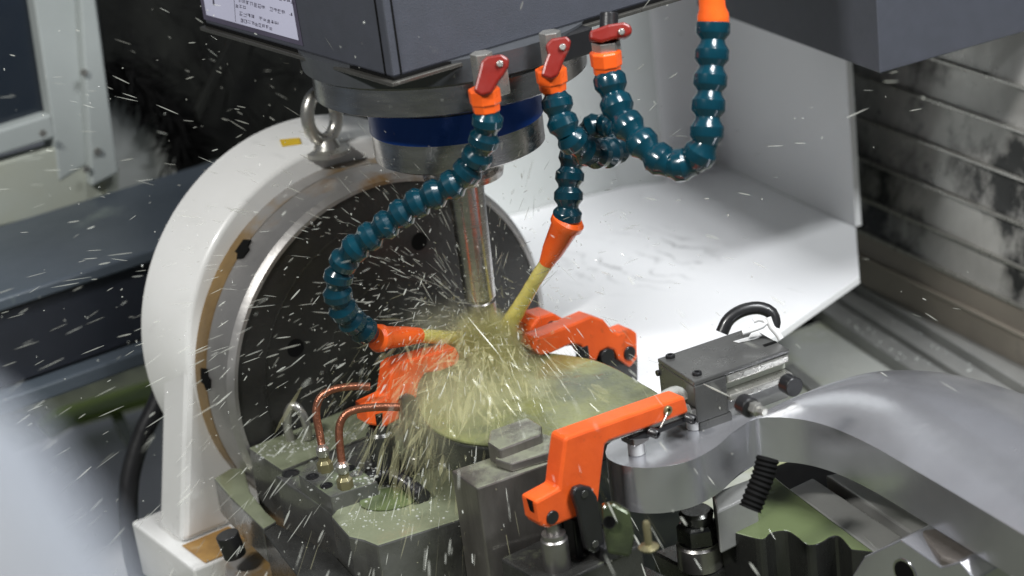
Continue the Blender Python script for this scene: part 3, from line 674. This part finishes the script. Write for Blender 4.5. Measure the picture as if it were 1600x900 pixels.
# coolant sheet over the plate
def sheetmesh(name, poly, z, amp, m, label, n=70, thick=.005, seed=0):
    P = pl(poly, 2, z); xs = [p.x for p in P]; yy = [p.y for p in P]
    x0, x1, y0, y1 = min(xs), max(xs), min(yy), max(yy)
    def ins(x, y):
        c = False; j = len(P) - 1
        for i in range(len(P)):
            if (P[i].y > y) != (P[j].y > y) and x < (P[j].x - P[i].x) * (y - P[i].y) / (P[j].y - P[i].y) + P[i].x: c = not c
            j = i
        return c
    idx = {}; vs = []; fs = []
    for i in range(n + 1):
        for j in range(n + 1):
            x = x0 + (x1 - x0) * i / n; y = y0 + (y1 - y0) * j / n
            if ins(x, y):
                q = Vector((x * 16 + seed, y * 16, 0)); d0 = math.hypot(x, y)
                hgt = noise.fractal(q, 1, 2, 4) * amp + math.sin(d0 * 150 + noise.noise(q) * 3) * amp * .35
                idx[i, j] = len(vs); vs.append(Vector((x, y, z + thick + hgt)))
    for i in range(n):
        for j in range(n):
            k = [(i, j), (i + 1, j), (i + 1, j + 1), (i, j + 1)]
            if all(q in idx for q in k): fs.append([idx[q] for q in k])
    o = mob(name, vs, fs, m, None, 0, True); return tagp(o, label, 'coolant', kind='stuff')
cen = sum(wout, Vector()) / len(wout)
cs = prism('coolant_sheet', [cen + (p - cen) * .992 + Z * .0045 for p in wout], (0, 0, -.0044), coolant, None, .004, False)
tagp(cs, 'rippled yellow-green coolant running over the flat workpiece', 'coolant', kind='stuff')

# ================================================================== CAST ARM (right)
ca = thing('cast_arm', at(1200, 700, 2, ZA), 'large curved smooth aluminium casting sweeping to the right edge', 'casting')
def smooth_poly(pxs, z, step=.008, closed=True):
    P = [at(x, y, 2, z) for x, y in pxs]; return catmull(P, step)
outer = smooth_poly([(946, 706), (950, 717), (972, 727), (1005, 731), (1045, 728), (1085, 717), (1120, 697), (1148, 672), (1172, 658), (1200, 652), (1250, 655), (1300, 668), (1360, 695), (1430, 735), (1510, 782), (1640, 860), (1760, 935)], ZA)
inner = smooth_poly([(1900, 760), (1760, 690), (1640, 632), (1560, 603), (1490, 585), (1430, 579), (1370, 581), (1310, 595), (1250, 618), (1200, 640), (1160, 648), (1110, 646), (1060, 648), (1010, 664), (965, 684), (948, 696)], ZA)
def resample(P, n):
    L = [0.]
    for a, b in zip(P, P[1:]): L.append(L[-1] + (b - a).length)
    out = []; k = 0
    for i in range(n + 1):
        t = L[-1] * i / n
        while k < len(L) - 2 and L[k + 1] < t: k += 1
        out.append(P[k].lerp(P[k + 1], (t - L[k]) / max(1e-9, L[k + 1] - L[k])))
    return out
NS, NU = 110, 12
fo, bo_ = resample(outer, NS), resample(inner[::-1], NS); vs, fs = [], []
for i in range(NS + 1):
    g = min(1, max(0, (i / NS - .24) / .3)); g = g * g * (3 - 2 * g)
    for u in range(NU + 1):
        q = u / NU; vs.append(fo[i].lerp(bo_[i], q) + Z * (.030 * g * math.sin(math.pi * q) ** .9))
W = NU + 1
for i in range(NS):
    for u in range(NU): a = i * W + u; fs.append([a, a + 1, a + 1 + W, a + W])
o = len(vs); vs += [p - Z * .062 for p in fo] + [p - Z * .062 for p in bo_]
for i in range(NS):
    fs.append([i * W, (i + 1) * W, o + i + 1, o + i]); fs.append([i * W + NU, o + NS + 1 + i, o + NS + 2 + i, (i + 1) * W + NU])
    fs.append([o + i, o + i + 1, o + NS + 2 + i, o + NS + 1 + i])
fs.append(list(range(0, W)) + [o + NS + 1, o]); fs.append([NS * W + u for u in range(W)][::-1] + [o + NS, o + 2 * NS + 1])
body_o = mob('body', vs, fs, arm, ca, .0022, True)
# recess on the lobe
rp_ = smooth_poly([(960, 700), (1000, 716), (1050, 712), (1100, 688), (1135, 660), (1100, 655), (1050, 660), (1000, 675), (962, 694)], ZA + .0)
# inner lining ridge under the arm
mob_ = None
# ================================================================== CYLINDER UNIT
ZU = .008
su = thing('pneumatic_unit', at(1130, 560, 2, ZU), 'dark grey rectangular cylinder unit with fittings behind the casting', 'cylinder unit')
u0, u1, u2, u3 = at(1027, 560, 2, ZU), at(1084, 597, 2, ZU), at(1233, 545, 2, ZU), at(1178, 505, 2, ZU)
dA = (u1 - u0); dB = (u2 - u1)
u3 = u0 + dB
prism('top_plate', [u0, u1, u2, u3], (0, 0, -.006), servo, su, .0015)
prism('head_block', [u0 + Z * -.0065, u1 + Z * -.0065, u1 + dB * .33 + Z * -.0065, u0 + dB * .33 + Z * -.0065], (0, 0, -.050), servo, su, .0015)
fb_ = [u1 + dB * .33, u2, u2 - dA * .98, u1 + dB * .33 - dA * .98]
prism('extrusion', [p + Z * -.0065 for p in fb_], (0, 0, -.012), zinc, su, .003)
ins_ = lambda f: [p - dA.normalized() * (f if i < 2 else 0) for i, p in enumerate(fb_)]
prism('extrusion', [p + Z * -.019 for p in ins_(.012)], (0, 0, -.012), sill, su, .001)
prism('extrusion', [p + Z * -.0315 + dA.normalized() * (.006 if i < 2 else 0) for i, p in enumerate(fb_)], (0, 0, -.009), zinc, su, .002)
prism('extrusion', [p + Z * -.041 for p in ins_(.010)], (0, 0, -.030), chan, su, .001)
prism('base_bracket', [u1 + dB * .02 + Z * -.057, u1 + dB * .36 + Z * -.057, u1 + dB * .36 - dA + Z * -.057, u1 + dB * .02 - dA + Z * -.057], (0, 0, -.03), servo, su, .002)
for f, g in ((.10, .10), (.10, .83)):
    c = u0 + dB * f + dA * g; bolt('screw', c, Z, .006, .004, black, su)
c = u0 + dB * .02 + dA * .0 - dB.normalized() * .002 + Z * -.02; cyl('pin', c, c - dB.normalized() * .004, .004, black, su)
prism('slot', [u0 + dB * f + dA * g + Z * .0006 for f, g in ((.86, .66), (.99, .66), (.99, .72), (.86, .72))], (0, 0, .0006), pitb, su, 0)
prism('white_smear', [u0 + dB * f + dA * g + Z * .0006 for f, g in ((.70, .28), (.86, .30), (.93, .20), (.99, .22), (.96, .40), (.88, .42), (.72, .36))], (0, 0, .0008), nyl, su, 0)
for x, y, D in ((1160, 630, 2.27), (1228, 598, 2.33)):
    c = dep(x, y, D); cyl('fitting_collar', c, c + (A * .8 - B * .1) * .022, .012, black, su, 20)
    if x == 1160: lathe('fitting_nut', c + A * .018, A, [(0, .0085), (.009, .0085), (.010, .005), (.02, .005)], zinc, su, 6, .0005, False)
cu = thing('black_cable_loop', dep(1180, 500, 2.6), 'short black cable loop rising behind the cylinder unit', 'cable')
tube('sheath', [dep(x, y, 2.58) for x, y in ((1128, 520), (1138, 500), (1158, 486), (1184, 481), (1204, 488), (1210, 503), (1207, 516))], .0085, black, cu)
wv = thing('white_tubing', dep(1215, 515, 2.5), 'short bent white tubes at the far end of the cylinder unit', 'tubing')
tube('tube', [dep(x, y, 2.50) for x, y in ((1160, 520), (1185, 512), (1197, 505), (1188, 498), (1176, 502))], .0035, nyl, wv)
tube('tube', [dep(x, y, 2.50) for x, y in ((1200, 496), (1206, 512), (1214, 520), (1222, 533))], .0042, nyl, wv)

# ================================================================== UNDER THE ARM
sj = thing('support_jack', at(1090, 880, 0, .36), 'dark hexagonal support jack standing under the round end of the casting', 'support jack')
jc = at(1094, 870, 0, .38); jt = at(1085, 790, 0, .38)
lathe('column', Vector((jc.x, jc.y, jc.z - .01)), Z, [(0, .029), (.030, .029), (.033, .026), (.035, .026)], steel, sj, 40)
lathe('nut', Vector((jc.x, jc.y, jc.z + .0255)), Z, [(0, .027), (.022, .027), (.026, .023)], dsteel, sj, 6, .001, False)
lathe('cap', Vector((jc.x, jc.y, jc.z + .052)), Z, [(0, .020), (.012, .022), (.016, .018)], dsteel, sj, 30)
jb = jc.z - .012
pb = [(1040, 870), (1090, 893), (1203, 850), (1150, 826)]
prism('base', pl([(1020, 862), (1098, 902), (1206, 856), (1130, 822)], 2, jb), (0, 0, -.09), dsteel, sj, .003)
for x, y in ((1112, 884), (1155, 868), (1187, 852)):
    c = at(x, y, 2, jb + .0005); lathe('bolt_hole', c, Z, [(-.001, .010), (.001, .010), (.001, .0075), (0, .0075)], pitb, sj, 18)
fp = thing('green_plate', at(1250, 800, 2, -.2), 'bright green coolant-covered plate with wavy front edge under the casting', 'plate')
top = [(1120, 822), (1130, 790), (1180, 770), (1210, 744), (1232, 762), (1290, 806), (1366, 862)]
wav = [(1330, 858), (1312, 838), (1298, 838), (1285, 846), (1270, 851), (1258, 849), (1245, 838), (1232, 830), (1218, 829), (1203, 833), (1190, 842), (1150, 833)]
prism('plate', pl(top, 2, -.19) + smooth_poly(wav, -.19, .004), (0, 0, -.085), greenf, fp, .002)
gs = thing('grey_channel', at(1330, 800, 2, -.22), 'grey channel bars with a black slot between them under the casting', 'channel')
prism('bar', pl([(1232, 764), (1270, 746), (1410, 838), (1370, 866)], 2, -.20), (0, 0, -.03), chan, gs, .003)
prism('bar', pl([(1290, 742), (1330, 735), (1480, 800), (1450, 850)], 2, -.20), (0, 0, -.03), chan, gs, .003)
prism('slot_floor', pl([(1180, 740), (1290, 700), (1520, 830), (1420, 880)], 2, -.235), (0, 0, -.01), pitb, gs, 0)
be = thing('ribbed_hose', dep(1175, 775, 2.3), 'black ribbed hose end hanging under the casting', 'hose')
tube('bellows', [dep(x, y, 2.34) for x, y in ((1200, 715), (1192, 745), (1180, 775), (1172, 795))], .0125, pitb, be, 16, .0028, .15)
gk = thing('grey_post', dep(1150, 760, 2.35), 'pale grey block behind the ribbed hose under the casting', 'block')
prism('post', pl([(1112, 770), (1160, 752), (1178, 745), (1182, 770), (1120, 800)], 2, -.15), (0, 0, -.06), chan, gk, .003)
# small brass fitting and green lump near the clamp
bf = thing('drain_fitting', dep(1013, 840, 2.2), 'small pale fitting between the orange clamp and the support jack', 'fitting')
c = dep(1012, 838, 2.2); lathe('stem', c - Z * .012, Z, [(0, .004), (.028, .0045), (.031, .003)], brass, bf, 14)
lathe('flange', c - Z * .016, Z, [(0, .010), (.003, .012), (.006, .006)], brass, bf, 16)
gl = thing('green_bracket', dep(960, 830, 2.25), 'green stained curved bracket right of the black link plate', 'bracket')
prism('bracket', [dep(x, y, 2.27) for x, y in ((940, 790), (960, 786), (985, 800), (992, 840), (985, 872), (950, 866), (944, 830))], FW * .03, greend, gl, .004)
c = dep(952, 816, 2.262); lathe('hole', c, -FW, [(0, .0075), (.001, .0075), (.001, .006), (0, .006)], pitb, gl, 18)
bb = thing('bed_block', dep(1010, 880, 2.2), 'dark steel block in shade at the bottom centre', 'steel block')
prism('block', pl([(935, 872), (1000, 880), (1110, 930), (900, 960)], 2, -.24), (0, 0, -.08), dsteel, bb, .003)
# hexagonal bracket with hole, lower right
XH = .62
YH = at(1408, 870, 0, .66).y
hb = thing('hex_bracket', at(1430, 860, 1, YH), 'pale faceted bracket with a round hole at the lower right', 'bracket')
prism('body', pl([(1328, 905), (1350, 870), (1408, 843), (1470, 886), (1500, 878), (1522, 905), (1528, 990), (1330, 990)], 1, YH), (0, .06, 0), arm, hb, .002)
c = at(1414, 896, 1, YH - .0004)
lathe('hole', c + B * .001, -B, [(0, .0185), (.0018, .0185), (.0018, .0160), (.0002, .0158)], bore, hb, 32)
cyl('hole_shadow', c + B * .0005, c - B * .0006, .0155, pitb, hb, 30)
rb = thing('rusty_block', at(1500, 850, 2, -.2), 'rough brownish steel block with bolt behind the pale faceted bracket', 'steel block')
prism('block', pl([(1432, 826), (1520, 822), (1540, 838), (1545, 868), (1510, 885), (1470, 870)], 2, -.135), (0, 0, -.06), rustb, rb, .004)
c = at(1552, 838, 0, XH - .02); bolt('bolt', c, A + B * .3, .012, .014, dsteel, rb)

# ================================================================== COOLANT JETS AND SPLASH
tip = Vector((.006, -.006, .005))
def jet(px0, D0, target, label):
    a = dep(*px0, D0); n = 8; P = [a.lerp(target, i / n) + Vector((noise.noise(Vector((i, D0, 1))), noise.noise(Vector((i, D0, 5))), 0)) * .0015 - Z * .006 * (i / n) ** 2 for i in range(n + 1)]
    o = tube('coolant_jet', P, .0098, jetm, None, 16, .004, 0, lambda t: 1 - .10 * t + .5 * t ** 3 + .07 * noise.noise(Vector((t * 14, 3, 1))))
    return tagp(o, label, 'coolant jet')
jet((650, 525), 2.60, Vector((-.005, -.015, -.022)), 'horizontal yellow coolant jet from the left nozzle to the tool tip')
jet((856, 408), 2.62, Vector((.020, .024, -.010)), 'slanting yellow coolant jet from the right nozzle to the tool tip')
G = Vector((0, 0, -9.81))
def spray(n, vmin, vmax, tmax, r0, r1, expo, m, name, label, org=tip, spread=.015, updir=Vector((0, 0, .4)), floor=-.5, bias=Vector((0, 0, 0)), zmax=9, tp=1.0):
    vs, fs = [], []; k = 0; tries = 0
    while k < n and tries < n * 20:
        tries += 1
        d = Vector((random.gauss(0, 1), random.gauss(0, 1), random.gauss(0, 1))).normalized() + updir + bias
        v0 = d.normalized() * random.uniform(vmin, vmax); t = tmax * random.random() ** tp
        p = org + Vector([random.gauss(0, spread) for _ in range(3)]) + v0 * t + G * t * t / 2; v = v0 + G * t
        if p.z < floor or p.z > zmax: continue
        rr_ = math.hypot(p.y - cy, p.z - cz)
        if p.x < -.19 and (rr_ < .3): continue
        if (p - CAM).length < 1.0: continue
        if tp != 1.0 and (p - tip).length < .12 and random.random() < .75: continue
        L = v.length * expo * random.uniform(.2, 1.4); q_ = random.random() ** 2.2; strand(vs, fs, p, v, L, r0 + (r1 * 1.25 - r0) * q_); k += 1
        if random.random() < .5: strand(vs, fs, p + Vector([random.gauss(0, .03) for _ in range(3)]), Vector((.1, .1, -1)), .0012 + .003 * q_, .0006 + .0008 * random.random())
    return tagp(mob(name, vs, fs, m, None, 0, True), label, 'coolant spray', kind='stuff')
spray(800, 1.0, 4.3, .30, .0004, .0009, .0080, dropw, 'spray_streaks', 'thin pale coolant droplets flying out all round the tool', spread=.03, updir=Vector((0, 0, .75)), bias=Vector((-.15, -.35, 0)), floor=-.30, tp=.6)
spray(900, 1.2, 3.8, .26, .0004, .0010, .0100, dropw, 'spray_streaks', 'thin pale droplets raining over the left fixture', updir=Vector((0, 0, .5)), bias=Vector((.15, -.85, 0)), floor=-.32, tp=.7)
spray(900, .25, 1.2, .08, .0003, .0009, .018, dropy, 'splash_burst', 'dense yellow burst of coolant below the tool tip', spread=.014, updir=Vector((0, 0, -.9)), bias=Vector((.25, -.2, 0)), floor=-.2)
spray(700, .5, 1.2, .07, .0015, .0050, .045, veilm, 'splash_plume', 'soft yellow plume of coolant spreading down from the tool tip', org=Vector((.0, -.006, .0)), spread=.008, updir=Vector((0, 0, -1.3)), bias=Vector((.35, -.05, 0)), floor=-.12)
spray(800, .4, 1.1, .17, .0010, .0032, .040, veilm, 'splash_veil', 'soft veil of coolant in front of the left end of the workpiece', org=Vector((.10, -.09, -.01)), spread=.035, updir=Vector((0, 0, -.3)), bias=Vector((.15, -.35, -.1)), floor=-.24)
spray(2100, .3, 1.3, .20, .0002, .0008, .026, dropy, 'splash_curtain', 'curtain of coolant falling off the workpiece left of the tall block', org=Vector((.08, -.07, -.01)), spread=.045, updir=Vector((0, 0, -.1)), bias=Vector((.25, -.40, -.1)), floor=-.26, tp=.7)
spray(150, 1.5, 3.2, .06, .0004, .0012, .014, dropw, 'splash_fan', 'fine jets spreading up and left from the tool tip', spread=.008, updir=Vector((0, 0, .5)), bias=Vector((-.2, -.7, .2)), floor=-.2)
# mist round the impact
def mist(name, c, s, dens, col, label):
    me = bpy.data.meshes.new(name); bm = bmesh.new(); bmesh.ops.create_icosphere(bm, subdivisions=3, radius=1)
    for v in bm.verts: v.co *= 1 + .18 * noise.noise(v.co * 2.2 + Vector(c) * 9)
    bm.to_mesh(me); bm.free()
    o = bpy.data.objects.new(name, me); COL.objects.link(o); o.location = c; o.scale = s
    m = bpy.data.materials.new(name); m.use_nodes = True; nt = m.node_tree; nt.nodes.remove(nt.nodes['Principled BSDF'])
    v = nt.nodes.new('ShaderNodeVolumePrincipled'); v.inputs['Color'].default_value = (*col, 1); v.inputs['Anisotropy'].default_value = .2
    tc = nt.nodes.new('ShaderNodeTexCoord'); ln = nt.nodes.new('ShaderNodeVectorMath'); ln.operation = 'LENGTH'; nt.links.new(tc.outputs['Object'], ln.inputs[0])
    mr = nt.nodes.new('ShaderNodeMapRange'); mr.inputs[1].default_value = 1; mr.inputs[2].default_value = .15; mr.inputs[4].default_value = dens; mr.interpolation_type = 'SMOOTHSTEP'
    nt.links.new(ln.outputs['Value'], mr.inputs[0])
    nz = nt.nodes.new('ShaderNodeTexNoise'); nz.inputs['Scale'].default_value = 5; nz.inputs['Detail'].default_value = 4; nm = nt.nodes.new('ShaderNodeMapping'); nm.inputs['Scale'].default_value = (1, 1, .3); nt.links.new(tc.outputs['Object'], nm.inputs[0]); nt.links.new(nm.outputs[0], nz.inputs[0])
    m2 = nt.nodes.new('ShaderNodeMapRange'); m2.inputs[1].default_value = .35; m2.inputs[2].default_value = .65; nt.links.new(nz.outputs[0], m2.inputs[0])
    mu = nt.nodes.new('ShaderNodeMath'); mu.operation = 'MULTIPLY'; nt.links.new(mr.outputs[0], mu.inputs[0]); nt.links.new(m2.outputs[0], mu.inputs[1])
    nt.links.new(mu.outputs[0], v.inputs['Density']); nt.links.new(v.outputs[0], nt.nodes['Material Output'].inputs['Volume'])
    me.materials.append(m); return tagp(o, label, 'mist', kind='stuff')
mist('coolant_mist', (.03, -.02, -.032), (.066, .062, .070), 230, (.86, .83, .50), 'yellow coolant mist around the tool tip')
mist('coolant_mist', (.11, -.02, -.045), (.10, .07, .030), 22, (.84, .82, .55), 'thin yellow mist hanging over the flooded workpiece')
mist('coolant_mist', (.10, -.12, -.07), (.13, .11, .10), 32, (.80, .80, .58), 'pale mist falling between the workpiece and the left fixture')
mist('coolant_mist', (.0, -.07, .01), (.07, .08, .05), 14, (.82, .80, .62), 'faint mist rising left of the cutting tool')
S.cycles.volume_step_rate = 1; S.cycles.transparent_max_bounces = 48; S.cycles.volume_bounces = 3; S.cycles.max_bounces = 12
